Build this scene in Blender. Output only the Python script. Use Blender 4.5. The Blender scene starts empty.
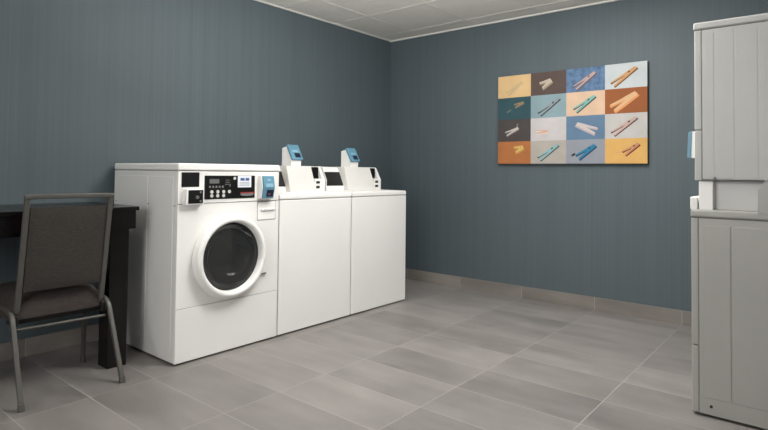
import bpy, bmesh, math, random
from mathutils import Vector, Matrix

# ------------------------------------------------------------------ camera, world, lights, exposure
scene = bpy.context.scene
COL = scene.collection
YAW, ROLL, PITCH = 0.6895, -0.0109, 0.0275
CAM = Vector((0.0, 0.0, 1.0505))
F = Vector((math.cos(YAW) * math.cos(PITCH), math.sin(YAW) * math.cos(PITCH), math.sin(PITCH)))
R = Vector((math.sin(YAW), -math.cos(YAW), 0.0))
D = F.cross(R)
if D.z > 0:
    D = -D
R2 = R * math.cos(ROLL) + D * math.sin(ROLL)
D2 = -R * math.sin(ROLL) + D * math.cos(ROLL)
R2.normalize()
D2 = (D2 - R2 * D2.dot(R2)).normalized()
U2 = -D2
B2 = R2.cross(U2)
cam_data = bpy.data.cameras.new('camera')
cam_data.sensor_width = 36.0
cam_data.sensor_fit = 'HORIZONTAL'
cam_data.lens = 546.86 / 768 * 36.0
cam_data.shift_x = 0.0
cam_data.shift_y = -58.0 / 768
cam_data.clip_start = 0.02
cam = bpy.data.objects.new('camera', cam_data)
M = Matrix.Identity(4)
for i in range(3):
    M[i][0], M[i][1], M[i][2], M[i][3] = R2[i], U2[i], B2[i], CAM[i]
cam.matrix_world = M
COL.objects.link(cam)
scene.camera = cam

world = bpy.data.worlds.new('world')
scene.world = world
world.use_nodes = True
world.node_tree.nodes['Background'].inputs[0].default_value = (0.8, 0.85, 0.9, 1)
world.node_tree.nodes['Background'].inputs[1].default_value = 0.3


def area(name, loc, target, sx, sy, power, color=(1, 1, 1), spread=180):
    l = bpy.data.lights.new(name, 'AREA')
    l.shape = 'RECTANGLE'
    l.size, l.size_y = sx, sy
    l.energy = power
    l.color = color
    l.spread = math.radians(spread)
    o = bpy.data.objects.new(name, l)
    o.location = loc
    d = Vector(target) - Vector(loc)
    o.rotation_euler = d.to_track_quat('-Z', 'Y').to_euler()
    COL.objects.link(o)
    return o


# ceiling panels beyond the top of the frame, added up-lights and an added west fill
WARM = (1.0, 0.995, 0.985)
area('ceiling_panel_light', (2.9, 1.2, 2.375), (2.9, 1.2, 0), 1.2, 0.6, 28, WARM)
area('ceiling_panel_light', (2.4, 1.6, 2.375), (2.4, 1.6, 0), 0.6, 0.6, 19, WARM)
area('west_fill_light', (-1.6, 0.8, 1.5), (3.0, 1.6, 1.1), 1.4, 1.2, 58, WARM)  # added fill for the west-facing sides, no window stands here
area('uplight_fill', (2.6, 0.9, 2.0), (2.8, 1.6, 3.5), 1.0, 0.5, 12, WARM)  # added up-lights, unseen, to brighten the ceiling
area('uplight_fill', (2.0, 1.75, 2.03), (2.6, 2.3, 3.5), 0.8, 0.4, 30, WARM)
area('uplight_fill', (0.2, 1.8, 2.0), (0.6, 1.8, 3.5), 1.0, 0.5, 13, WARM)

scene.view_settings.view_transform = 'Standard'
scene.view_settings.look = 'None'
scene.view_settings.exposure = 0.0
scene.view_settings.gamma = 1.0
scene.view_settings.use_curve_mapping = False
scene.cycles.use_denoising = True
scene.cycles.max_bounces = 10
scene.cycles.diffuse_bounces = 5


# ------------------------------------------------------------------ materials
def lin(c):
    return tuple(((v / 255) / 12.92 if v / 255 <= 0.04045 else ((v / 255 + 0.055) / 1.055) ** 2.4) for v in c)


def mat(name, rgb, rough=0.5, metal=0.0, noise=None, bump=None, coat=0.0, transmission=0.0, ior=1.45, emit=None):
    """rgb in sRGB 0-255; noise=(scale xyz, amount); bump=(scale xyz, strength)"""
    m = bpy.data.materials.new(name)
    m.use_nodes = True
    nt = m.node_tree
    b = nt.nodes['Principled BSDF']
    c = lin(rgb)
    b.inputs['Base Color'].default_value = (*c, 1)
    b.inputs['Roughness'].default_value = rough
    b.inputs['Metallic'].default_value = metal
    b.inputs['IOR'].default_value = ior
    b.inputs['Coat Weight'].default_value = coat
    b.inputs['Transmission Weight'].default_value = transmission
    if emit:
        b.inputs['Emission Color'].default_value = (*lin(emit[0]), 1)
        b.inputs['Emission Strength'].default_value = emit[1]

    def noise_node(scale):
        tc = nt.nodes.new('ShaderNodeTexCoord')
        mp = nt.nodes.new('ShaderNodeMapping')
        mp.inputs['Scale'].default_value = scale
        nz = nt.nodes.new('ShaderNodeTexNoise')
        nz.inputs['Scale'].default_value = 1.0
        nz.inputs['Detail'].default_value = 3.0
        nt.links.new(tc.outputs['Object'], mp.inputs['Vector'])
        nt.links.new(mp.outputs[0], nz.inputs['Vector'])
        return nz
    if noise:
        nz = noise_node(noise[0])
        rp = nt.nodes.new('ShaderNodeValToRGB')
        rp.color_ramp.elements[0].position = 0.3
        rp.color_ramp.elements[1].position = 0.7
        rp.color_ramp.elements[0].color = (*[v * (1 - noise[1]) for v in c], 1)
        rp.color_ramp.elements[1].color = (*[min(1, v * (1 + noise[1])) for v in c], 1)
        nt.links.new(nz.outputs[0], rp.inputs[0])
        nt.links.new(rp.outputs[0], b.inputs['Base Color'])
    if bump:
        nz = noise_node(bump[0])
        bp = nt.nodes.new('ShaderNodeBump')
        bp.inputs['Strength'].default_value = bump[1]
        bp.inputs['Distance'].default_value = 0.002
        nt.links.new(nz.outputs[0], bp.inputs['Height'])
        nt.links.new(bp.outputs[0], b.inputs['Normal'])
    return m


class NG:
    """tiny helper for math node graphs"""
    def __init__(s, nt):
        s.nt = nt

    def m(s, op, a, b=None, c=None):
        n = s.nt.nodes.new('ShaderNodeMath')
        n.operation = op
        for i, v in enumerate((a, b, c)):
            if v is None:
                continue
            if isinstance(v, (int, float)):
                n.inputs[i].default_value = v
            else:
                s.nt.links.new(v, n.inputs[i])
        return n.outputs[0]


def wallpaper():
    m = bpy.data.materials.new('striated_wallpaper')
    m.use_nodes = True
    nt = m.node_tree
    b = nt.nodes['Principled BSDF']
    b.inputs['Roughness'].default_value = 0.62
    geo = nt.nodes.new('ShaderNodeNewGeometry')

    def nz(scale, detail=2.0):
        mp = nt.nodes.new('ShaderNodeMapping')
        mp.inputs['Scale'].default_value = scale
        n = nt.nodes.new('ShaderNodeTexNoise')
        n.inputs['Scale'].default_value = 1
        n.inputs['Detail'].default_value = detail
        nt.links.new(geo.outputs['Position'], mp.inputs['Vector'])
        nt.links.new(mp.outputs[0], n.inputs['Vector'])
        return n.outputs[0]
    g = NG(nt)
    fine = nz((150, 150, 0.5), 3)
    mid = nz((22, 22, 0.22), 2)
    f = g.m('ADD', g.m('MULTIPLY', g.m('SUBTRACT', fine, 0.5), 1.0), g.m('MULTIPLY', g.m('SUBTRACT', mid, 0.5), 0.45))
    f = g.m('ADD', f, 0.5)
    rp = nt.nodes.new('ShaderNodeValToRGB')
    e = rp.color_ramp.elements
    e[0].position, e[1].position = 0.2, 0.85
    e[0].color = (*lin(WALL_D), 1)
    e[1].color = (*lin(WALL_L), 1)
    nt.links.new(f, rp.inputs[0])
    nt.links.new(rp.outputs[0], b.inputs['Base Color'])
    bp = nt.nodes.new('ShaderNodeBump')
    bp.inputs['Strength'].default_value = 0.25
    bp.inputs['Distance'].default_value = 0.001
    nt.links.new(fine, bp.inputs['Height'])
    nt.links.new(bp.outputs[0], b.inputs['Normal'])
    return m


TX0, TY0, TW, TL = 1.111, 0.839, 0.3045, 0.604


def tile_mat(name, base, grout, skirting=False):
    """stone-look porcelain: 30 x 60 cm tiles with a light grout line, streaked along their length"""
    m = bpy.data.materials.new(name)
    m.use_nodes = True
    nt = m.node_tree
    b = nt.nodes['Principled BSDF']
    g = NG(nt)
    geo = nt.nodes.new('ShaderNodeNewGeometry')
    sp = nt.nodes.new('ShaderNodeSeparateXYZ')
    nt.links.new(geo.outputs['Position'], sp.inputs[0])
    gx = g.m('DIVIDE', g.m('SUBTRACT', sp.outputs[0], TX0), TW)
    gy = g.m('DIVIDE', g.m('SUBTRACT', sp.outputs[1], TY0), TL)
    ix, iy = g.m('FLOOR', gx), g.m('FLOOR', gy)
    fx, fy = g.m('FRACT', gx), g.m('FRACT', gy)
    dx = g.m('MULTIPLY', g.m('MINIMUM', fx, g.m('SUBTRACT', 1.0, fx)), TW)
    dy = g.m('MULTIPLY', g.m('MINIMUM', fy, g.m('SUBTRACT', 1.0, fy)), TL)
    if skirting == 'x':
        d = dx
        gx2 = g.m('DIVIDE', g.m('SUBTRACT', sp.outputs[0], TX0), TW * 2)
        fx2 = g.m('FRACT', gx2)
        d = g.m('MULTIPLY', g.m('MINIMUM', fx2, g.m('SUBTRACT', 1.0, fx2)), TW * 2)
        ix = g.m('FLOOR', gx2)
    elif skirting == 'y':
        d = dy
    else:
        d = g.m('MINIMUM', dx, dy)
    gm = g.m('LESS_THAN', d, 0.0019)
    cb = nt.nodes.new('ShaderNodeCombineXYZ')
    nt.links.new(ix, cb.inputs[0])
    nt.links.new(iy, cb.inputs[1])
    wn = nt.nodes.new('ShaderNodeTexWhiteNoise')
    nt.links.new(cb.outputs[0], wn.inputs['Vector'])
    # streaks: offset per tile
    va = nt.nodes.new('ShaderNodeVectorMath')
    va.operation = 'MULTIPLY_ADD'
    nt.links.new(wn.outputs['Color'], va.inputs[0])
    va.inputs[1].default_value = (37, 29, 11)
    nt.links.new(geo.outputs['Position'], va.inputs[2])

    def nz(scale, detail):
        mp = nt.nodes.new('ShaderNodeMapping')
        mp.inputs['Scale'].default_value = scale
        n = nt.nodes.new('ShaderNodeTexNoise')
        n.inputs['Scale'].default_value = 1
        n.inputs['Detail'].default_value = detail
        nt.links.new(va.outputs[0], mp.inputs['Vector'])
        nt.links.new(mp.outputs[0], n.inputs['Vector'])
        return n.outputs[0]
    streak = nz((9.0, 1.7, 9), 4)
    cloud = nz((3.2, 2.0, 3), 2)
    fine = nz((120, 120, 120), 2)
    v = g.m('ADD', g.m('MULTIPLY', g.m('SUBTRACT', streak, 0.5), 0.62), g.m('MULTIPLY', g.m('SUBTRACT', cloud, 0.5), 0.55))
    v = g.m('ADD', v, g.m('MULTIPLY', g.m('SUBTRACT', wn.outputs['Value'], 0.5), 0.22))
    v = g.m('ADD', v, g.m('MULTIPLY', g.m('SUBTRACT', fine, 0.5), 0.10))
    v = g.m('ADD', v, 0.5)
    rp = nt.nodes.new('ShaderNodeValToRGB')
    e = rp.color_ramp.elements
    e[0].position, e[1].position = 0.12, 0.88
    e[0].color = (*lin(tuple(c * 0.76 for c in base)), 1)
    e[1].color = (*lin(tuple(min(255, c * 1.15) for c in base)), 1)
    nt.links.new(v, rp.inputs[0])
    mx = nt.nodes.new('ShaderNodeMix')
    mx.data_type = 'RGBA'
    nt.links.new(gm, mx.inputs[0])
    nt.links.new(rp.outputs[0], mx.inputs[6])
    mx.inputs[7].default_value = (*lin(grout), 1)
    nt.links.new(mx.outputs[2], b.inputs['Base Color'])
    ro = g.m('ADD', g.m('MULTIPLY', gm, 0.35), g.m('ADD', 0.36, g.m('MULTIPLY', streak, 0.12)))
    nt.links.new(ro, b.inputs['Roughness'])
    bp = nt.nodes.new('ShaderNodeBump')
    bp.inputs['Strength'].default_value = 0.4
    bp.inputs['Distance'].default_value = 0.0012
    nt.links.new(g.m('SUBTRACT', g.m('MULTIPLY', fine, 0.15), gm), bp.inputs['Height'])
    nt.links.new(bp.outputs[0], b.inputs['Normal'])
    return m


WALL_D, WALL_L = (75, 86, 91), (86, 97, 102)
MWALL = wallpaper()
MFLOOR = tile_mat('grey_porcelain_tile', (134, 129, 126), (164, 160, 156))
MBASE_X = tile_mat('grey_tile_skirting_north', (134, 128, 122), (162, 157, 151), 'x')
MBASE_Y = tile_mat('grey_tile_skirting_east', (134, 128, 122), (162, 157, 151), 'y')
MCEIL = mat("ceiling_board", (230, 227, 220), 0.9, noise=((60, 60, 60), 0.03), bump=((220, 220, 220), 0.3))
MGRID = mat('ceiling_grid_metal', (226, 224, 217), 0.8)
MWHITE = mat('white_enamel', (237, 236, 233), 0.32, coat=0.2, noise=((3, 3, 3), 0.01))
MCASE = mat('meter_case_enamel', (222, 220, 216), 0.4, noise=((4, 4, 4), 0.01))
MWHITE2 = mat('white_plastic', (239, 238, 235), 0.4, noise=((4, 4, 4), 0.01))
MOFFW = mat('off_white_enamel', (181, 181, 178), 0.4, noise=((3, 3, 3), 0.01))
MGREYEN = mat('grey_enamel', (166, 165, 160), 0.4, noise=((3, 3, 3), 0.015))
MSEAM = mat('dark_seam', (120, 118, 114), 0.8)
MBLACKP = mat('black_panel', (14, 14, 15), 0.3, noise=((20, 20, 20), 0.1))
MCONS = mat('charcoal_console', (30, 28, 27), 0.4, noise=((20, 20, 20), 0.05))
MGLASSD = mat('dark_door_glass', (126, 128, 130), 0.04, transmission=0.9, ior=1.5)
MDRUM = mat('steel_drum', (150, 150, 150), 0.28, metal=1.0, noise=((30, 30, 30), 0.3))
MRUB = mat('black_rubber_gasket', (30, 30, 31), 0.5)
MBLUE = mat('blue_reader_plastic', (96, 142, 164), 0.35, noise=((30, 30, 30), 0.04))
MBLUE2 = mat('pale_blue_print', (136, 178, 196), 0.4)
MSCREEN = mat('dark_reader_screen', (34, 40, 58), 0.15)
MREDP = mat('red_print', (150, 48, 48), 0.4)
MPRED = mat('dull_red_print', (92, 56, 66), 0.4)
MBTN = mat('pale_button', (205, 204, 200), 0.35)
MLCD = mat('grey_display', (104, 108, 106), 0.2)
MPRINT = mat('grey_print', (120, 120, 120), 0.5)
MPAPER = mat('white_paper', (226, 230, 238), 0.8)
MPBLUE = mat('blue_ink', (72, 100, 150), 0.8)
MMETAL = mat('brushed_steel', (168, 168, 166), 0.35, metal=0.9)
MFOOT = mat('black_plastic_foot', (24, 24, 24), 0.6)
MWOOD = mat('espresso_wood', (13, 10, 10), 0.25, noise=((3, 40, 40), 0.25))
MFRAME = mat('warm_grey_powder_coat', (86, 84, 80), 0.45, metal=0.2, noise=((40, 40, 40), 0.05))
MFAB = mat('charcoal_brown_weave', (56, 52, 48), 0.95, noise=((60, 60, 240), 0.28), bump=((160, 160, 500), 0.6))
MFAB2 = mat('charcoal_brown_seat_weave', (58, 51, 48), 0.95, noise=((60, 60, 240), 0.25), bump=((160, 160, 500), 0.6))


# ------------------------------------------------------------------ mesh helpers
class MB:
    def __init__(s):
        s.bm = bmesh.new()
        s.mats = []
        s.mi = 0

    def use(s, m):
        if m not in s.mats:
            s.mats.append(m)
        s.mi = s.mats.index(m)
        return s

    def _merge(s, b2):
        for f in b2.faces:
            f.material_index = s.mi
        me = bpy.data.meshes.new('tmp')
        b2.to_mesh(me)
        b2.free()
        n0 = len(s.bm.faces)
        s.bm.from_mesh(me)
        bpy.data.meshes.remove(me)
        s.bm.faces.ensure_lookup_table()
        for f in s.bm.faces[n0:]:
            f.material_index = s.mi

    def box(s, x0, x1, y0, y1, z0, z1, bev=0.0, seg=2, mtx=None):
        b = bmesh.new()
        bmesh.ops.create_cube(b, size=1)
        for v in b.verts:
            v.co = Vector(((x0 + x1) / 2 + v.co.x * (x1 - x0), (y0 + y1) / 2 + v.co.y * (y1 - y0), (z0 + z1) / 2 + v.co.z * (z1 - z0)))
        if bev:
            bmesh.ops.bevel(b, geom=b.edges[:], offset=bev, segments=seg, profile=0.5, affect='EDGES')
        if mtx:
            bmesh.ops.transform(b, matrix=mtx, verts=b.verts)
        s._merge(b)
        return s

    def prism(s, pts, axis, a0, a1, bev=0.0, seg=2):
        """polygon pts in the two other axes (in xyz order), extruded along axis from a0 to a1"""
        b = bmesh.new()

        def mk(p, a):
            if axis == 'x':
                return (a, p[0], p[1])
            if axis == 'y':
                return (p[0], a, p[1])
            return (p[0], p[1], a)
        v0 = [b.verts.new(mk(p, a0)) for p in pts]
        v1 = [b.verts.new(mk(p, a1)) for p in pts]
        b.faces.new(v0)
        b.faces.new(v1[::-1])
        n = len(pts)
        for i in range(n):
            b.faces.new((v0[i], v1[i], v1[(i + 1) % n], v0[(i + 1) % n]))
        bmesh.ops.recalc_face_normals(b, faces=b.faces)
        if bev:
            bmesh.ops.bevel(b, geom=b.edges[:], offset=bev, segments=seg, profile=0.5, affect='EDGES')
        s._merge(b)
        return s

    def cyl(s, p0, p1, r0, r1=None, n=20, caps=True):
        r1 = r0 if r1 is None else r1
        p0, p1 = Vector(p0), Vector(p1)
        d = (p1 - p0)
        q = d.normalized().to_track_quat('Z', 'Y').to_matrix()
        b = bmesh.new()
        ra = [b.verts.new(p0 + q @ Vector((math.cos(t) * r0, math.sin(t) * r0, 0))) for t in [2 * math.pi * i / n for i in range(n)]]
        rb = [b.verts.new(p1 + q @ Vector((math.cos(t) * r1, math.sin(t) * r1, 0))) for t in [2 * math.pi * i / n for i in range(n)]]
        for i in range(n):
            b.faces.new((ra[i], ra[(i + 1) % n], rb[(i + 1) % n], rb[i]))
        if caps:
            b.faces.new(ra[::-1])
            b.faces.new(rb)
        s._merge(b)
        return s

    def lathe(s, prof, cx, cy, cz, n=64, close=False):
        """prof = [(radius, y)], turned about the y axis through (cx, *, cz)"""
        b = bmesh.new()
        rings = []
        for r, y in prof:
            if r < 1e-6:
                rings.append([b.verts.new((cx, cy + y, cz))])
            else:
                rings.append([b.verts.new((cx + r * math.cos(2 * math.pi * i / n), cy + y, cz + r * math.sin(2 * math.pi * i / n))) for i in range(n)])
        prs = list(zip(rings, rings[1:]))
        if close:
            prs.append((rings[-1], rings[0]))
        for a, c in prs:
            for i in range(n):
                j = (i + 1) % n
                if len(a) == 1:
                    b.faces.new((a[0], c[i], c[j]))
                elif len(c) == 1:
                    b.faces.new((a[i], c[0], a[j]))
                else:
                    b.faces.new((a[i], c[i], c[j], a[j]))
        bmesh.ops.recalc_face_normals(b, faces=b.faces)
        s._merge(b)
        return s

    def sweep(s, path, w, h=None, n=12, sq=False, up=(1, 0, 0)):
        """round (or rounded-square) tube along a polyline; up = a direction kept across the section"""
        h = w if h is None else h
        path = [Vector(p) for p in path]
        up = Vector(up)
        b = bmesh.new()
        rings = []
        for i, p in enumerate(path):
            if i == 0:
                t = path[1] - p
            elif i == len(path) - 1:
                t = p - path[i - 1]
            else:
                t = (path[i + 1] - p).normalized() + (p - path[i - 1]).normalized()
            t.normalize()
            a = (up - t * up.dot(t)).normalized()
            c = t.cross(a)
            ring = []
            for k in range(n):
                th = 2 * math.pi * (k + 0.5) / n
                x, y = math.cos(th), math.sin(th)
                if sq:
                    e = 0.45
                    x = math.copysign(abs(x) ** e, x)
                    y = math.copysign(abs(y) ** e, y)
                ring.append(b.verts.new(p + a * x * w / 2 + c * y * h / 2))
            rings.append(ring)
        for r0, r1 in zip(rings, rings[1:]):
            for k in range(n):
                b.faces.new((r0[k], r0[(k + 1) % n], r1[(k + 1) % n], r1[k]))
        b.faces.new(rings[0][::-1])
        b.faces.new(rings[-1])
        bmesh.ops.recalc_face_normals(b, faces=b.faces)
        s._merge(b)
        return s

    def quad(s, pts):
        b = bmesh.new()
        b.faces.new([b.verts.new(p) for p in pts])
        s._merge(b)
        return s

    def plate_with_hole(s, x0, x1, z0, z1, y0, y1, cx, cz, r, n=64):
        """rectangular plate in the xz plane (thickness y0..y1) with a round hole"""
        angs = [2 * math.pi * i / n for i in range(n)]
        for X in (x0, x1):
            for Z in (z0, z1):
                angs.append(math.atan2(Z - cz, X - cx) % (2 * math.pi))
        angs = sorted(set(round(a, 6) for a in angs))
        b = bmesh.new()
        L = []
        for a in angs:
            c, d = math.cos(a), math.sin(a)
            t = 1e9
            if c > 1e-9:
                t = min(t, (x1 - cx) / c)
            if c < -1e-9:
                t = min(t, (x0 - cx) / c)
            if d > 1e-9:
                t = min(t, (z1 - cz) / d)
            if d < -1e-9:
                t = min(t, (z0 - cz) / d)
            o, i = (cx + c * t, cz + d * t), (cx + c * r, cz + d * r)
            L.append([b.verts.new((o[0], y0, o[1])), b.verts.new((i[0], y0, i[1])), b.verts.new((i[0], y1, i[1])), b.verts.new((o[0], y1, o[1]))])
        m = len(L)
        for k in range(m):
            p, q = L[k], L[(k + 1) % m]
            for e in range(4):
                b.faces.new((p[e], q[e], q[(e + 1) % 4], p[(e + 1) % 4]))
        bmesh.ops.recalc_face_normals(b, faces=b.faces)
        s._merge(b)
        return s

    def build(s, name, m=None, parent=None, smooth=True, loc=None):
        me = bpy.data.meshes.new(name)
        s.bm.normal_update()
        s.bm.to_mesh(me)
        s.bm.free()
        if s.mats and m is None:
            for k in s.mats:
                me.materials.append(k)
        else:
            me.materials.append(m)
        o = bpy.data.objects.new(name, me)
        COL.objects.link(o)
        if parent:
            o.parent = parent
        if loc:
            o.location = loc
        if smooth:
            for p in me.polygons:
                p.use_smooth = True
            me.set_sharp_from_angle(angle=math.radians(50))
            wn = o.modifiers.new('weighted_normal', 'WEIGHTED_NORMAL')
            wn.keep_sharp = True
            wn.weight = 100
        return o


def fillet(pts, rad, n=6):
    pts = [Vector(p) for p in pts]
    out = [pts[0]]
    for i in range(1, len(pts) - 1):
        p, a, c = pts[i], (pts[i - 1] - pts[i]), (pts[i + 1] - pts[i])
        r = min(rad, a.length * 0.45, c.length * 0.45)
        a0, c0 = p + a.normalized() * r, p + c.normalized() * r
        for k in range(n + 1):
            t = k / n
            out.append(a0 * (1 - t) ** 2 + p * 2 * t * (1 - t) + c0 * t * t)
    out.append(pts[-1])
    return out


def thing(name, label, cat, loc=(0, 0, 0), rotz=0.0, group=None):
    o = bpy.data.objects.new(name, None)
    o.empty_display_size = 0.1
    COL.objects.link(o)
    o.location = loc
    o.rotation_euler = (0, 0, rotz)
    o['label'] = label
    o['category'] = cat
    if group:
        o['group'] = group
    return o


def struct(o, label=None):
    o['kind'] = 'structure'
    if label:
        o['label'] = label
    return o


# ------------------------------------------------------------------ room shell
WX, WY, WZ = 4.338, 3.503, 2.387         # east wall, north wall, ceiling
X0, Y0 = -1.7, -1.05                      # west and south walls
T = 0.1
struct(MB().box(X0 - T, WX + T, Y0 - T, WY + T, -T, 0).build('floor', MFLOOR), 'grey stone-look porcelain tile floor with light grout')
struct(MB().box(X0 - T, WX + T, WY, WY + T, 0, WZ).build('wall_north', MWALL), 'slate blue striated wall behind the washing machines and desk')
struct(MB().box(WX, WX + T, Y0 - T, WY, 0, WZ).build('wall_east', MWALL), 'slate blue striated wall carrying the clothespin picture')
struct(MB().box(X0 - T, WX, Y0 - T, Y0, 0, WZ).build('wall_south', MWALL), 'slate blue wall on the camera side of the room')
struct(MB().box(X0 - T, X0, Y0, WY, 0, WZ).build('wall_west', MWALL), 'slate blue wall at the far left end of the room')
struct(MB().box(X0 - T, WX + T, Y0 - T, WY + T, WZ + 0.004, WZ + T).build('ceiling', MCEIL), 'pale grey suspended ceiling tiles')
# lay-in ceiling boards have their grid bars just proud of the boards
g = MB()
bw = 0.012
xs = [4.125 - 0.61 * k for k in range(10) if 4.125 - 0.61 * k > X0]
ys = [3.10 - 0.61 * k for k in range(8) if 3.10 - 0.61 * k > Y0]
for x in xs:
    g.box(x - bw, x + bw, Y0, WY, WZ + 0.002, WZ + 0.01)
for y in ys:
    g.box(X0, WX, y - bw, y + bw, WZ + 0.0018, WZ + 0.01)
struct(g.build('trim_1', MGRID, smooth=False), 'metal grid bars of the suspended ceiling')
g = MB()
g.box(X0, WX, WY - 0.022, WY, WZ - 0.002, WZ + 0.004).box(WX - 0.022, WX, Y0, WY, WZ - 0.006, WZ + 0.004)
g.box(X0, WX, Y0, Y0 + 0.022, WZ - 0.006, WZ + 0.004).box(X0, X0 + 0.022, Y0, WY, WZ - 0.006, WZ + 0.004)
struct(g.build('trim_2', MGRID, smooth=False), 'pale metal edge angle where ceiling meets the walls')
BH = 0.1
struct(MB().box(X0, WX, WY - 0.010, WY, 0, BH, 0.002).build('baseboard_north', MBASE_X), 'grey tile skirting along the wall behind the machines')
struct(MB().box(WX - 0.010, WX, Y0, WY - 0.010, 0, BH, 0.002).build('baseboard_east', MBASE_Y), 'grey tile skirting below the clothespin picture')
struct(MB().box(X0, WX - 0.01, Y0, Y0 + 0.010, 0, BH, 0.002).build('baseboard_south', MBASE_X))
struct(MB().box(X0, X0 + 0.010, Y0 + 0.01, WY - 0.01, 0, BH, 0.002).build('baseboard_west', MBASE_Y))


# ------------------------------------------------------------------ machines (local: x across, y 0 = front going back, z up)
def shell(w, d, z0, z1, panels=True, t=0.006, flange=0.03, ribs=None, yf=0.0135):
    """open-fronted sheet metal cabinet with pressed side panels"""
    b = MB()
    b.box(0, t, yf, d, z0, z1, 0.002)
    b.box(w - t, w, yf, d, z0, z1, 0.002)
    b.box(t, w - t, d - t, d, z0, z1)
    b.box(t, w - t, 0.02, d - t, z0, z0 + t)
    if panels:
        for side in (0, 1):
            for (a, c) in (ribs or ((flange + 0.015, 0.30), (0.325, d - 0.04))):
                if side == 0:
                    b.box(-0.0025, 0.001, a, c, z0 + 0.075, z1 - 0.03, 0.0022, 2)
                else:
                    b.box(w - 0.001, w + 0.0025, a, c, z0 + 0.075, z1 - 0.03, 0.0022, 2)
    return b


def feet(root, w, d, z=0.02):
    for x in (0.05, w - 0.05):
        for y in (0.06, d - 0.06):
            MB().cyl((x, y, 0), (x, y, z + 0.006), 0.02, 0.014, 16).build('foot', MFOOT, root)


def card_reader(root, mtx, w=0.105, h=0.15, label=None, body=True):
    """wall type reader: white housing with a sloping blue face. local: x across, y depth (front = -), z up"""
    o = MB().prism([(0.0, 0.0), (-0.030, 0.006), (-0.042, h * 0.5), (-0.030, h), (0.0, h)], 'x', 0, w, 0.003)
    b = o.build('card_reader', MWHITE2, root)
    b.matrix_local = mtx
    f = MB()
    f.prism([(-0.031, 0.010), (-0.040, 0.008), (-0.054, h * 0.5), (-0.041, h - 0.004), (-0.030, h - 0.004)], 'x', 0.006, w - 0.006, 0.0035)
    ff = f.build('reader_face', MBLUE, b)
    ff['label'] = 'light blue moulded front'
    sc = MB()
    sc.prism([(-0.0425, 0.018), (-0.0440, 0.018), (-0.0520, 0.060), (-0.0500, 0.060)], 'x', w * 0.32, w * 0.85)
    sc.build('screen', MSCREEN, b)
    p = MB()
    p.prism([(-0.0535, h * 0.5 + 0.002), (-0.0548, h * 0.5 + 0.002), (-0.0515, h * 0.5 + 0.024), (-0.05, h * 0.5 + 0.024)], 'x', w * 0.22, w * 0.8)
    p.prism([(-0.045, h - 0.034), (-0.0485, h - 0.034), (-0.0462, h - 0.022), (-0.044, h - 0.022)], 'x', w * 0.36, w * 0.64)
    p.build('reader_print', MBLUE2, b)
    q = MB().prism([(-0.0455, 0.026), (-0.0467, 0.026), (-0.0495, 0.040), (-0.048, 0.040)], 'x', w * 0.42, w * 0.62)
    q.build('card_mark', MPRED, b)
    return b


def round_door(root, cx, cz, R, rg, y=0.0):
    dr = MB()
    prof = [(R - 0.004, 0.0), (R, -0.008), (R - 0.002, -0.028), (R - 0.008, -0.044), (R - 0.018, -0.054), (rg + 0.018, -0.057),
            (rg + 0.008, -0.053), (rg + 0.002, -0.040), (rg, -0.010), (rg, 0.012), (rg + 0.01, 0.014)]
    dr.lathe(prof, cx, y, cz, 72, close=True)
    door = dr.build('door', MWHITE2, root)
    gl = MB()
    pr = [(rg + 0.003, -0.012), (rg - 0.006, 0.004), (rg - 0.022, 0.03), (rg - 0.045, 0.058), (rg * 0.5, 0.074), (0, 0.080)]
    gl.lathe(pr, cx, y, cz, 64)
    gl.lathe([(rg + 0.003, -0.016), (rg * 0.7, -0.020), (0, -0.022)], cx, y, cz, 64)
    gl.build('door_glass', MGLASSD, door)
    MB().lathe([(rg + 0.001, -0.014), (rg - 0.010, -0.0175), (rg - 0.012, 0.0), (rg + 0.001, 0.004)], cx, y, cz, 64, close=True).build('glass_rim', MRUB, door)
    return door


def flat_door(root, x0, x1, z0, z1, m):
    dr = MB().box(x0, x1, -0.006, 0.002, z0, z1, 0.004).build('door', m, root)
    MB().box(x0 + 0.02, x0 + 0.05, -0.008, -0.004, (z0 + z1) / 2 - 0.08, (z0 + z1) / 2 + 0.08, 0.002).build('door_handle', MPRINT, dr)


def drum(root, cx, cz, r, y0=0.05, y1=0.5):
    g_ = MB().lathe([(r + 0.03, 0.012), (r + 0.02, 0.03), (r - 0.004, 0.038), (r - 0.006, 0.055), (r + 0.02, 0.06)], cx, 0, cz, 56)
    g_.build('door_gasket', MRUB, root)
    b = MB().lathe([(r - 0.005, 0.055), (r + 0.045, 0.075), (r + 0.05, y1 - 0.02), (r + 0.03, y1), (0.05, y1), (0.045, y1 - 0.02), (0, y1 - 0.025)], cx, 0, cz, 56)
    for k in range(3):
        a = 2 * math.pi * k / 3 + 0.5
        c, s_ = math.cos(a), math.sin(a)
        p0 = Vector((cx + c * (r + 0.02), 0.11, cz + s_ * (r + 0.02)))
        p1 = Vector((cx + c * (r + 0.02), y1 - 0.04, cz + s_ * (r + 0.02)))
        b.sweep([p0, p1], 0.09, 0.05, 12, up=(c, 0, s_))
    for yy in (0.14, 0.2, 0.26, 0.32, 0.38):
        b.lathe([(r + 0.051, yy), (r + 0.046, yy + 0.004), (r + 0.051, yy + 0.008)], cx, 0, cz, 56)
    return b.build('drum', MDRUM, root)


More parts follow.
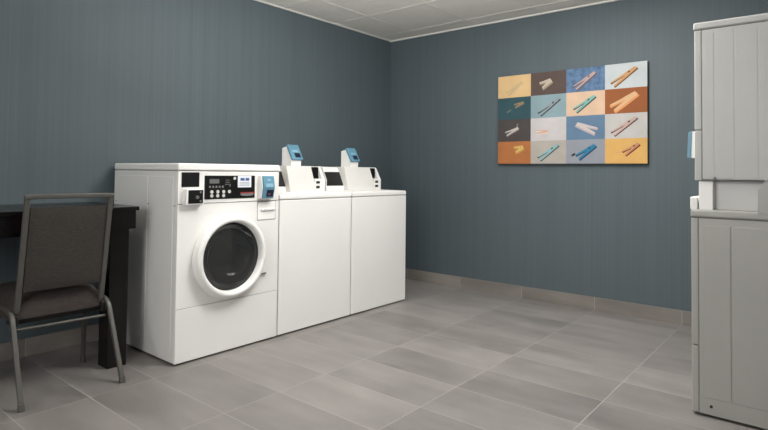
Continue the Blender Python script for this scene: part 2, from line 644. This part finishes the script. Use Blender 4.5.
# ---- front-loading washer nearest the desk
W1 = thing('washing_machine', 'white front-loading washing machine with round glass door, left end of the row beside the desk', 'washing machine', (1.568, 2.726, 0))
w, d = 0.692, 0.745
shell(w, d, 0.012, 1.044).build('cabinet', MWHITE, W1)
DCX, DCZ, DR, DG = 0.329, 0.553, 0.242, 0.195
MB().plate_with_hole(0.0, w, 0.300, 0.862, 0.0, 0.012, DCX, DCZ, 0.215).build('front_panel', MWHITE, W1)
MB().box(0.0, w, 0.0, 0.012, 0.010, 0.2965, 0.003).box(0.04, 0.052, -0.001, 0.002, 0.030, 0.034).box(w - 0.052, w - 0.04, -0.001, 0.002, 0.030, 0.034).build('kick_panel', MWHITE, W1)
MB().use(MWHITE).box(0.0, w, 0.0, 0.012, 0.8655, 1.043, 0.003).build('control_fascia', None, W1)
lid = MB().box(-0.004, w + 0.004, -0.005, d, 1.047, 1.087, 0.009, 3)
lid.build('top_panel', MWHITE2, W1)
for bx in ((0.004, w - 0.004, 0.006, 0.012, 0.29, 0.31), (0.004, w - 0.004, 0.006, 0.012, 0.855, 0.87), (0.003, w - 0.003, 0.008, d - 0.01, 1.036, 1.05)):
    MB().box(*bx).build('seam_backing', MSEAM, W1)
round_door(W1, DCX, DCZ, DR, DG, -0.002)
drum(W1, DCX, DCZ, 0.205)
MB().box(DCX + DR - 0.012, DCX + DR + 0.024, -0.012, 0.0, 0.415, 0.424, 0.002).build('door_latch', MMETAL, W1)
MB().box(-0.0008, 0.001, 0.02, d - 0.02, 0.8535, 0.8565).build('side_seam', MSEAM, W1)
# detergent drawer
dw = MB().box(0.528, 0.664, -0.004, 0.01, 0.748, 0.858, 0.004)
dwo = dw.build('detergent_drawer', MWHITE2, W1)
MB().box(0.525, 0.667, -0.0005, 0.004, 0.745, 0.861).build('drawer_gap', MPRINT, W1)
MB().prism([(-0.004, 0.802), (-0.014, 0.806), (-0.015, 0.815), (-0.004, 0.820)], 'x', 0.55, 0.655, 0.002).build('drawer_handle', MWHITE, dwo)
# controls
MB().box(0.020, 0.126, -0.004, 0.006, 0.957, 1.038, 0.002).build('blank_cover_plate', MBLACKP, W1)
cs = MB().box(0.030, 0.140, -0.034, 0.004, 0.860, 0.948, 0.004)
cs.build('coin_slide_housing', MWHITE2, W1)
ca = MB().box(0.042, 0.130, -0.037, -0.033, 0.868, 0.941, 0.001).build('coin_slide_plate', MBLACKP, W1)
k = MB().cyl((0.092, -0.036, 0.902), (0.092, -0.046, 0.902), 0.010, 0.009, 16)
k.cyl((0.114, -0.036, 0.929), (0.114, -0.0395, 0.929), 0.006).cyl((0.114, -0.036, 0.880), (0.114, -0.0395, 0.880), 0.006)
k.build('lock', MMETAL, ca)
pn = MB().box(0.160, 0.503, -0.0035, 0.006, 0.886, 1.020, 0.0015).build('control_panel', MBLACKP, W1)
MB().box(0.190, 0.252, -0.005, -0.003, 0.975, 1.000).build('display', MLCD, pn)
for r_ in range(2):
    for c_ in range(4 if r_ else 4):
        if r_ == 1 and c_ == 3:  # three in the lower row
            continue
        z_ = 0.927 - 0.022 * r_
        x_ = 0.205 + 0.039 * c_
        MB().cyl((x_, -0.003, z_), (x_, -0.0065, z_), 0.0105, 0.0095, 14).build('button', MBTN, pn)
pr = MB()
for i in range(5):
    pr.box(0.187 + 0.021 * i, 0.198 + 0.021 * i, -0.0045, -0.003, 0.950, 0.962)
for i in range(3):
    pr.box(0.293, 0.323, -0.0045, -0.003, 0.968 + 0.012 * i, 0.971 + 0.012 * i)
pr.box(0.322, 0.328, -0.0045, -0.003, 0.955, 0.972)
MB().cyl((0.357, -0.003, 1.004), (0.357, -0.005, 1.004), 0.009).build('indicator', MBTN, pn)
pr.build('panel_print', MPRINT, pn)
rm = MB()
rm.box(0.396, 0.503, -0.0048, -0.003, 0.915, 0.922)
rmo = rm.build('red_emblem', MREDP, pn)
ov = MB()
n = 28
ring = [(0.446 + 0.048 * math.cos(2 * math.pi * i / n), -0.0043, 0.909 + 0.011 * math.sin(2 * math.pi * i / n)) for i in range(n)]
ov.quad(ring[::-1])
ov.build('oval_emblem', MPRINT, pn)
pa = MB().box(0.378, 0.474, -0.0055, -0.004, 0.950, 1.019).build('instruction_card', MPAPER, W1)
MB().box(0.396, 0.425, -0.0063, -0.005, 0.990, 1.006).box(0.432, 0.458, -0.0063, -0.005, 0.990, 1.006).build('card_print', MPBLUE, pa)
MB().box(0.392, 0.46, -0.0063, -0.005, 0.978, 0.980).box(0.392, 0.46, -0.0063, -0.005, 0.970, 0.972).box(0.392, 0.46, -0.0063, -0.005, 0.962, 0.964).build('card_lines', MPRINT, pa)
card_reader(W1, Matrix.Translation((0.528, 0.0, 0.874)), 0.096, 0.149)
feet(W1, w, d)


# ---- top-loading washers
def top_loader(label, x, w, mx0, mx1, rx0, slant):
    t = thing('washing_machine', label, 'washing machine', (x, 2.728, 0), 0, 'top-loading washing machines along the blue wall')
    d = 0.70
    shell(w, d, 0.012, 0.862).build('cabinet', MWHITE, t)
    MB().box(0.0, w, 0.0, 0.012, 0.010, 0.862, 0.0035).box(0.05, 0.06, -0.001, 0.002, 0.033, 0.038).box(w - 0.06, w - 0.05, -0.001, 0.002, 0.033, 0.038).build('front_panel', MWHITE, t)
    for bx in ((0.004, w - 0.004, 0.006, d - 0.01, 0.858, 0.87),):
        MB().box(*bx).build('seam_backing', MSEAM, t)
    MB().box(-0.001, w + 0.001, -0.002, d, 0.866, 0.900, 0.008, 3).build('top_panel', MWHITE2, t)
    MB().box(0.06, w - 0.06, 0.02, 0.27, 0.899, 0.903, 0.0015).build('lid', MWHITE2, t)
    # console: front rises and leans back (y, z)
    y0 = 0.285
    prof = [(y0, 0.899), (y0, 0.925), (y0 + 0.050, 1.055), (y0 + 0.062, 1.078), (y0 + 0.085, 1.087), (y0 + 0.30, 1.087), (y0 + 0.36, 1.02), (y0 + 0.36, 0.899)]
    cons = MB().prism(prof, 'x', 0.004, w - 0.02, 0.003).build('console', MWHITE2, t)
    # end caps, a little proud of the face
    for (a, c) in ((w - 0.032, w - 0.006), (0.0, 0.004)):
        ep = [(y0 - 0.014, 0.899), (y0 - 0.016, 0.985), (y0 + 0.03, 1.075), (y0 + 0.045, 1.089), (y0 + 0.302, 1.089), (y0 + 0.362, 1.02), (y0 + 0.362, 0.899)]
        MB().prism(ep, 'x', a, c, 0.002).build('end_cap', MWHITE2, cons)
    # charcoal control face

    def on_face(z, off):
        return (y0 + (z - 0.925) / 0.13 * 0.050 - off, z)
    za, zb = 0.940, 1.047
    pl = MB().prism([on_face(za, 0.003), on_face(zb, 0.003), on_face(zb, -0.004), on_face(za, -0.004)], 'x', 0.006, w - 0.034)
    pl.build('control_panel', MCONS, cons)
    # meter case: broad plate leaning parallel to the console, thick behind
    mc = [(y0 - 0.050, 0.901), (y0 - 0.014, 1.088), (y0 + 0.13, 1.088), (y0 + 0.06, 0.901)]
    m = MB().prism(mc, 'x', mx0, mx1, 0.003)
    for v in m.bm.verts:
        k = (v.co.z - 0.901) / 0.187
        v.co.x -= k * (slant if v.co.x > (mx0 + mx1) / 2 else 0.012)
    m.build('meter_case', MCASE, t)
    # coin slide right of the case
    sx0 = mx1
    MB().prism([(y0 + 0.012, 0.990), (y0 + 0.012, 1.081), (y0 + 0.05, 1.083), (y0 + 0.03, 1.005)], 'x', sx0 - 0.08, w - 0.052).build('dark_cover', MBLACKP, cons)
    cb = MB().box(sx0 - 0.002, w - 0.02, y0 - 0.03, y0 + 0.02, 0.901, 0.995, 0.003).build('coin_slide_housing', MWHITE2, t)
    for k in range(2):
        MB().box(sx0 + 0.012, sx0 + 0.045, y0 - 0.034, y0 - 0.028, 0.924 + 0.035 * k, 0.942 + 0.035 * k).build('coin_slot', MCONS, cb)
    # card reader standing on the case
    ry = y0 + 0.03
    h0, h1 = 1.087, 1.232
    dp = 0.105
    rp = [(ry, h0), (ry - 0.004, h0 + 0.050), (ry + 0.052, h1), (ry + 0.066, h1 - 0.004), (ry + dp, h1 - 0.012), (ry + dp, h0)]
    rb = MB().prism(rp, 'x', rx0, rx0 + 0.095, 0.003).build('card_reader', MWHITE2, t)
    # blue face lies on the sloping front
    A, B = Vector((ry - 0.008, h0 + 0.046)), Vector((ry + 0.050, h1 + 0.002))
    nrm = Vector((-(B - A).y, (B - A).x)).normalized()
    if nrm.x > 0:
        nrm = -nrm

    def strip(t0, t1, o0, o1):
        p, q = A.lerp(B, t0), A.lerp(B, t1)
        return [tuple(p + nrm * o0), tuple(q + nrm * o0), tuple(q + nrm * o1), tuple(p + nrm * o1)]
    MB().prism(strip(-0.03, 1.04, -0.004, 0.014), 'x', rx0 - 0.004, rx0 + 0.099, 0.003).build('reader_face', MBLUE, rb)['label'] = 'light blue sloping front'
    MB().prism(strip(0.10, 0.42, 0.013, 0.0155), 'x', rx0 + 0.03, rx0 + 0.082).build('screen', MSCREEN, rb)
    MB().prism(strip(0.50, 0.64, 0.013, 0.0152), 'x', rx0 + 0.02, rx0 + 0.075).build('reader_print', MBLUE2, rb)
    feet(t, w, d)
    return t


T2 = top_loader('white top-loading washing machine in the middle of the row, against the front-loader', 2.271, 0.667, 0.292, 0.545, 0.362, 0.030)
T3 = top_loader('white top-loading washing machine at the right end of the row, nearest the corner', 2.949, 0.652, 0.208, 0.545, 0.310, 0.045)

# ---- stacked pair at the right, facing the other row
L4 = thing('clothes_dryer', 'pale grey clothes dryer standing on the floor, lower one of the stacked pair', 'clothes dryer', (3.443, 0.497, 0), math.pi)
w, d = 0.683, 0.72
ribs = ((0.047, 0.150), (0.156, 0.45), (0.456, d - 0.03))
shell(w, d, 0.012, 0.862, ribs=ribs, yf=0.0305).build('cabinet', MGREYEN, L4)
MB().box(0.0, w, 0.0, 0.029, 0.305, 0.862, 0.005).build('front_panel', MGREYEN, L4)
MB().box(0.0, w, 0.0, 0.029, 0.012, 0.300, 0.006, 3).build('kick_panel', MGREYEN, L4)
MB().box(-0.003, w + 0.003, -0.002, d, 0.866, 0.900, 0.008, 3).build('top_panel', MGREYEN, L4)
for bx in ((0.004, w - 0.004, 0.008, d - 0.01, 0.858, 0.87), (w - 0.004, w - 0.001, 0.026, 0.032, 0.03, 0.86), (0.003, w - 0.003, 0.006, 0.02, 0.296, 0.31)):
    MB().box(*bx).build('seam_backing', MSEAM, L4)
MB().box(w - 0.02, w + 0.001, 0.03, d - 0.02, 0.030, 0.085, 0.002).build('base_rail', MGREYEN, L4)
MB().cyl((w - 0.001, 0.075, 0.05), (w + 0.004, 0.075, 0.05), 0.006).build('screw', MCONS, L4)
flat_door(L4, 0.09, 0.60, 0.36, 0.83, MGREYEN)
# console strip along the front of the top, and the bay behind it
MB().box(0.004, w - 0.004, -0.004, 0.026, 0.899, 0.955, 0.004).build('console', MWHITE2, L4)
MB().box(0.03, w - 0.006, 0.030, 0.085, 0.899, 1.0255, 0.003).build('console_support', MWHITE2, L4)
MB().box(0.03, w - 0.07, 0.085, d - 0.04, 0.899, 1.0255, 0.003).build('stacking_plinth', MWHITE2, L4)
MB().prism([(0.247, 0.894), (0.250, 0.992), (0.270, 1.0255), (0.66, 1.0255), (0.66, 0.894)], 'x', w - 0.002, w + 0.006, 0.0015).build('stacking_bracket', MGREYEN, L4)['label'] = 'grey side plate with a slanted corner'
feet(L4, w, d)

U4 = thing('clothes_dryer', 'white clothes dryer with a blue card reader, upper one of the stacked pair', 'clothes dryer', (3.441, 0.482, 1.028), math.pi)
w, d, h = 0.679, 0.70, 0.706
ribs = ((0.045, 0.075), (0.080, 0.150), (0.156, 0.235), (0.241, 0.45), (0.456, d - 0.03))
b = shell(w, d, 0.0, h - 0.037, panels=False, yf=0.0305)
for (a, c) in ribs:
    b.box(w - 0.001, w + 0.0007, a, c, 0.012, h - 0.05, 0.0006, 1)
    b.box(-0.0015, 0.001, a, c, 0.012, h - 0.05, 0.0012, 2)
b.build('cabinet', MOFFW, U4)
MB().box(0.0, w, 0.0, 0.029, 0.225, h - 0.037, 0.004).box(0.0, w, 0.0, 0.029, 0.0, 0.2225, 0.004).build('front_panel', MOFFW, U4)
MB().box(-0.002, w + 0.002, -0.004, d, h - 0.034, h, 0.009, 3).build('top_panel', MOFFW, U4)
for bx in ((0.004, w - 0.004, 0.008, d - 0.01, h - 0.04, h - 0.03), (w - 0.004, w - 0.001, 0.026, 0.032, 0.0, h - 0.04), (0.003, w - 0.003, 0.006, 0.02, 0.218, 0.23)):
    MB().box(*bx).build('seam_backing', MSEAM, U4)
MB().box(0.0, w, 0.03, d, -0.002, 0.006).cyl((w - 0.001, 0.078, 0.012), (w + 0.004, 0.078, 0.012), 0.006).build('base_rail', MPRINT, U4)
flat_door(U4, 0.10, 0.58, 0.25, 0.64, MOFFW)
rd = MB().prism([(0.001, 0.100), (-0.020, 0.101), (-0.016, 0.220), (0.001, 0.222)], 'x', w - 0.118, w - 0.030, 0.002).build('card_reader', MWHITE2, U4)
MB().prism([(-0.0195, 0.099), (-0.036, 0.103), (-0.030, 0.218), (-0.0155, 0.222)], 'x', w - 0.121, w - 0.027, 0.003).build('reader_face', MBLUE, rd)['label'] = 'light blue moulded front'

MB().prism([(0.256, 0.0), (0.271, 0.018), (0.645, 0.018), (0.645, 0.0)], 'x', w - 0.001, w + 0.006, 0.001).build('bracket_tab', MGREYEN, U4)

# ------------------------------------------------------------------ desk along the wall
DK = thing('desk', 'long black wooden desk against the blue wall beside the front-loader', 'desk', (0.62, 3.21, 0))
tz = 0.850
x0, x1, yf, yb = -0.92, 0.838, -0.288, 0.288
MB().box(x0, x1, yf, yb, tz - 0.022, tz, 0.002).build('desktop', MWOOD, DK)
ap = MB()
ap.box(x0 + 0.012, x1 - 0.012, yf + 0.014, yf + 0.034, tz - 0.120, tz - 0.022, 0.001)
ap.box(x0 + 0.012, x1 - 0.012, yb - 0.034, yb - 0.014, tz - 0.120, tz - 0.022, 0.001)
ap.box(x1 - 0.032, x1 - 0.012, yf + 0.034, yb - 0.034, tz - 0.120, tz - 0.022, 0.001)
ap.box(x0 + 0.012, x0 + 0.032, yf + 0.034, yb - 0.034, tz - 0.120, tz - 0.022, 0.001)
ap.build('apron', MWOOD, DK)
for lx in (x0 + 0.04, x1 - 0.140):
    for ly in (yf + 0.030,):
        MB().box(lx, lx + 0.1, ly, ly + 0.11, 0.0, tz - 0.022, 0.002).build('leg', MWOOD, DK)

# ------------------------------------------------------------------ chair at the desk
CH = thing('chair', 'metal-framed stacking chair with charcoal brown fabric, tucked under the black desk', 'chair', (1.072, 2.72, 0))
tw = 0.021
for sx in (-1, 1):
    rear = fillet([(sx * 0.217, 0.0, 0.014), (sx * 0.212, 0.165, 0.380), (sx * 0.208, 0.26, 0.392)], 0.05)
    lg = MB().sweep(rear, tw, tw, 16, True).build('leg', MFRAME, CH)
    MB().cyl((sx * 0.217, -0.002, 0.0), (sx * 0.217, 0.004, 0.03), 0.0145, 0.0135, 14).build('foot_cap', MFRAME, lg)
    front = fillet([(sx * 0.208, 0.26, 0.392), (sx * 0.208, 0.43, 0.392), (sx * 0.212, 0.445, 0.014)], 0.045)
    lg = MB().sweep(front, tw, tw, 16, True).build('leg', MFRAME, CH)
    MB().cyl((sx * 0.212, 0.445, 0.0), (sx * 0.212, 0.444, 0.03), 0.0145, 0.0135, 14).build('foot_cap', MFRAME, lg)
# back frame: one bent tube
HB = 0.184
bf = [(-HB - 0.003, 0.235, 0.345), (-HB - 0.003, 0.195, 0.39), (-HB, 0.095, 0.922), (HB, 0.095, 0.922), (HB + 0.003, 0.195, 0.39), (HB + 0.003, 0.235, 0.345)]
P = [Vector(p) for p in bf]
m = MB()
for sx in (-1, 1):
    m.sweep(fillet([(sx * (HB + 0.003), 0.245, 0.342), (sx * (HB + 0.003), 0.192, 0.375), (sx * (HB + 0.002), 0.165, 0.52), (sx * HB, 0.098, 0.924)], 0.04), 0.024, 0.021, 16, True)
m.sweep([(-HB - 0.0115, 0.098, 0.919), (-0.1, 0.086, 0.921), (0, 0.082, 0.921), (0.1, 0.086, 0.921), (HB + 0.0115, 0.098, 0.919)], 0.022, 0.021, 16, True, up=(0, 0, 1))
m.build('back_frame', MFRAME, CH)
# backrest pad (curved, upholstered)


def pad(nx, nz, fn, name, mt, parent):
    """closed cushion from fn(u, v, side) with u,v in 0..1"""
    b = bmesh.new()
    G = [[[b.verts.new(fn(i / nx, j / nz, s_)) for j in range(nz + 1)] for i in range(nx + 1)] for s_ in (0, 1)]
    for s_ in (0, 1):
        for i in range(nx):
            for j in range(nz):
                f = (G[s_][i][j], G[s_][i + 1][j], G[s_][i + 1][j + 1], G[s_][i][j + 1])
                b.faces.new(f if s_ == 0 else f[::-1])
    for i in range(nx):
        b.faces.new((G[0][i][0], G[1][i][0], G[1][i + 1][0], G[0][i + 1][0]))
        b.faces.new((G[0][i][nz], G[0][i + 1][nz], G[1][i + 1][nz], G[1][i][nz]))
    for j in range(nz):
        b.faces.new((G[0][0][j], G[0][0][j + 1], G[1][0][j + 1], G[1][0][j]))
        b.faces.new((G[0][nx][j], G[1][nx][j], G[1][nx][j + 1], G[0][nx][j + 1]))
    bmesh.ops.recalc_face_normals(b, faces=b.faces)
    q = MB()
    q._merge(b)
    return q.build(name, mt, parent)


def edge(t, k=10.0):
    return 1 - abs(2 * t - 1) ** k


def back_fn(u, v, s_):
    x = (u * 2 - 1) * (HB - 0.014)
    z = 0.478 + v * 0.392
    yc = 0.172 - (z - 0.478) / 0.446 * 0.070 - 0.006 * (1 - (2 * u - 1) ** 2)
    e = edge(u) * edge(v)
    th = (0.006 + 0.008 * e) if s_ == 0 else -(0.006 + 0.026 * e)
    return (x, yc - th, z)


pad(24, 24, back_fn, 'backrest', MFAB, CH)


def seat_fn(u, v, s_):
    wv = 0.212 + 0.012 * v
    # rounded corners
    x = (u * 2 - 1) * wv * (1 - 0.05 * abs(2 * v - 1) ** 6)
    y = 0.190 + v * 0.43
    e = edge(u, 8) * edge(v, 8)
    if s_ == 0:
        z = 0.350 - 0.010 * e
    else:
        z = 0.385 + 0.082 * e + 0.004 * v
    return (x, y, z)


pad(26, 26, seat_fn, 'seat', MFAB2, CH)
m = MB()
m.sweep([(-0.20, 0.160, 0.312), (0.20, 0.160, 0.306)], 0.014, 0.014, 12, up=(0, 0, 1))
m.build('stretcher', MFRAME, CH)
m = MB()
m.box(-0.19, 0.19, 0.22, 0.24, 0.322, 0.343).box(-0.19, 0.19, 0.41, 0.43, 0.322, 0.343)
for sx in (-1, 1):
    m.box(sx * 0.195 - 0.012, sx * 0.195 + 0.012, 0.17, 0.26, 0.325, 0.375, 0.004)
m.build('seat_frame', MCONS, CH)

# ------------------------------------------------------------------ picture on the east wall
# local: a runs to the right in the picture (= -y), c runs up
PX, PYL, PZ0, PW, PH = 4.338, 2.262, 1.134, 1.208, 0.755
PT = 0.035
PIC = thing('wall_picture', 'wide canvas print of sixteen coloured squares each showing a clothespin, on the blue wall', 'picture', (PX, PYL - PW / 2, PZ0))
MB().box(-PT, -0.001, -PW / 2, PW / 2, 0, PH, 0.002).build('canvas', mat('dark_canvas_edge', (52, 46, 42), 0.9), PIC)
_mc = {}


def pm(c, noise=None):
    key = (c, bool(noise))
    if key not in _mc:
        _mc[key] = mat('print_ink_%d_%d_%d' % c, c, 0.85, noise=noise or ((9, 9, 9), 0.06))
    return _mc[key]


art = MB()
XF = -PT - 0.0006


def poly(pts, c, lay):
    art.use(c)
    x = XF - 0.00035 * lay
    art.quad([(x, PW / 2 - a, z) for a, z in pts])


cw, chh = PW / 4, PH / 4
bg = [[(232, 196, 142), (96, 80, 74), (98, 126, 160), (206, 212, 214)],
      [(50, 84, 92), (146, 172, 178), (228, 196, 166), (160, 94, 52)],
      [(78, 72, 70), (214, 208, 208), (104, 134, 162), (206, 202, 198)],
      [(190, 118, 68), (190, 182, 172), (158, 162, 172), (234, 184, 108)]]
for r in range(4):
    for c in range(4):
        a0, z0 = c * cw, PH - (r + 1) * chh
        bc = tuple(round(q * 0.88) for q in bg[r][c])
        mt = pm(bc, ((26, 26, 26), 0.30)) if (r, c) == (0, 2) else pm(bc)
        poly([(a0, z0), (a0 + cw, z0), (a0 + cw, z0 + chh), (a0, z0 + chh)], mt, 0)


def pin(r, c, u, v, L, ang, body, shade, spread=0.32, wd=0.020, flip=False, spring=True, soft=False):
    """clothespin drawn flat on its square: joined at the head, two legs opening towards the tail"""
    cx, cz = (c + u) * cw, PH - (r + 1) * chh + v * chh
    ca, sa = math.cos(ang), math.sin(ang)
    wd *= 1.3
    body = tuple(round(q * 0.88) for q in body)

    def Tq(p, q):
        if flip:
            p = -p
        return (cx + p * ca - q * sa, cz + p * sa + q * ca)
    h_ = L / 2
    S, Bd = pm(shade), pm(body)
    # shade strips under each leg, then the two wooden halves
    poly([Tq(*k) for k in ((-h_, -wd * 1.3), (-h_ * 0.05, -wd * 1.15), (h_, -wd * 0.95), (h_ * 0.98, -wd * 0.2), (-h_ * 0.1, -wd * 0.3), (-h_, -wd * 0.5))], S, 1)
    poly([Tq(*k) for k in ((-h_ * 1.05, wd * 0.55), (-h_ * 0.2, wd * 0.1), (h_ * 0.1, wd * 0.2), (-h_ * 0.2, wd * 1.0), (-h_ * 1.05, wd * 1.25))], S, 2)
    poly([Tq(*k) for k in ((-h_ * 0.95, -wd * 0.85), (-h_ * 0.1, -wd * 0.65), (h_ * 0.9, -wd * 0.45), (h_, 0), (h_ * 0.9, wd * 0.35), (-h_ * 0.05, wd * 0.15), (-h_ * 0.95, -wd * 0.2))], Bd, 3)
    poly([Tq(*k) for k in ((-h_ * 0.95, wd * 0.95), (-h_ * 0.15, wd * 0.35), (h_ * 0.2, wd * 0.1), (h_ * 0.92, wd * 0.1), (h_ * 0.95, wd * 0.65), (h_ * 0.2, wd * 0.95), (-h_ * 0.2, wd * 1.05), (-h_ * 0.95, wd * 1.4))], Bd, 4)
    if spring:
        poly([Tq(*k) for k in ((h_ * 0.28, wd * 0.15), (h_ * 0.46, wd * 0.1), (h_ * 0.5, wd * 0.6), (h_ * 0.34, wd * 0.7))], S, 5)


A35 = math.radians(36)
pin(0, 0, .52, .42, .17, A35, (214, 184, 138), (186, 162, 126), wd=.013)
pin(0, 1, .45, .50, .10, math.radians(28), (206, 194, 172), (150, 132, 116), wd=.022, spring=False)
pin(0, 2, .50, .46, .20, A35, (196, 168, 160), (90, 78, 86), wd=.015)
pin(0, 3, .48, .48, .21, A35, (214, 164, 112), (112, 68, 44), wd=.016)
pin(1, 0, .66, .66, .09, math.radians(20), (160, 140, 104), (90, 92, 84), wd=.013)
poly([(0.08, PH - 2 * chh + 0.055), (0.125, PH - 2 * chh + 0.075), (0.12, PH - 2 * chh + 0.09), (0.085, PH - 2 * chh + 0.07)], pm((92, 102, 92)), 1)
pin(1, 1, .54, .48, .21, A35, (150, 160, 164), (44, 38, 44), wd=.014)
pin(1, 2, .50, .50, .19, A35, (138, 190, 180), (52, 74, 74), wd=.016)
pin(1, 3, .48, .48, .21, math.radians(33), (232, 188, 142), (206, 140, 90), wd=.023, spring=False)
pin(2, 0, .45, .46, .13, math.radians(24), (206, 202, 196), (118, 100, 92), wd=.014, spring=False)
poly([(0.165, PH - 3 * chh + 0.11), (0.18, PH - 3 * chh + 0.155), (0.19, PH - 3 * chh + 0.15), (0.185, PH - 3 * chh + 0.11)], pm((118, 108, 104)), 1)
pin(2, 1, .34, .38, .10, math.radians(4), (228, 184, 156), (214, 196, 184), wd=.012, spring=False)
pin(2, 2, .52, .48, .17, math.radians(-24), (216, 204, 200), (168, 156, 156), wd=.020, flip=True, spring=False)
pin(2, 3, .48, .50, .21, A35, (212, 182, 170), (84, 62, 62), wd=.015)
pin(3, 0, .66, .66, .085, math.radians(20), (226, 192, 110), (184, 140, 76), wd=.020)
pin(3, 1, .52, .50, .20, A35, (150, 196, 200), (66, 74, 76), wd=.015)
pin(3, 2, .54, .50, .17, A35, (52, 134, 172), (34, 66, 96), wd=.018)
poly([(2 * cw + 0.045, 0.055), (2 * cw + 0.075, 0.070), (2 * cw + 0.07, 0.085), (2 * cw + 0.042, 0.07)], pm((36, 34, 40)), 1)
pin(3, 3, .64, .58, .13, A35, (210, 150, 110), (96, 38, 28), wd=.015)
poly([(3 * cw + 0.08, 0.078), (3 * cw + 0.14, 0.088), (3 * cw + 0.14, 0.093), (3 * cw + 0.085, 0.084)], pm((196, 146, 92)), 1)
art.build('print', None, PIC, smooth=False)
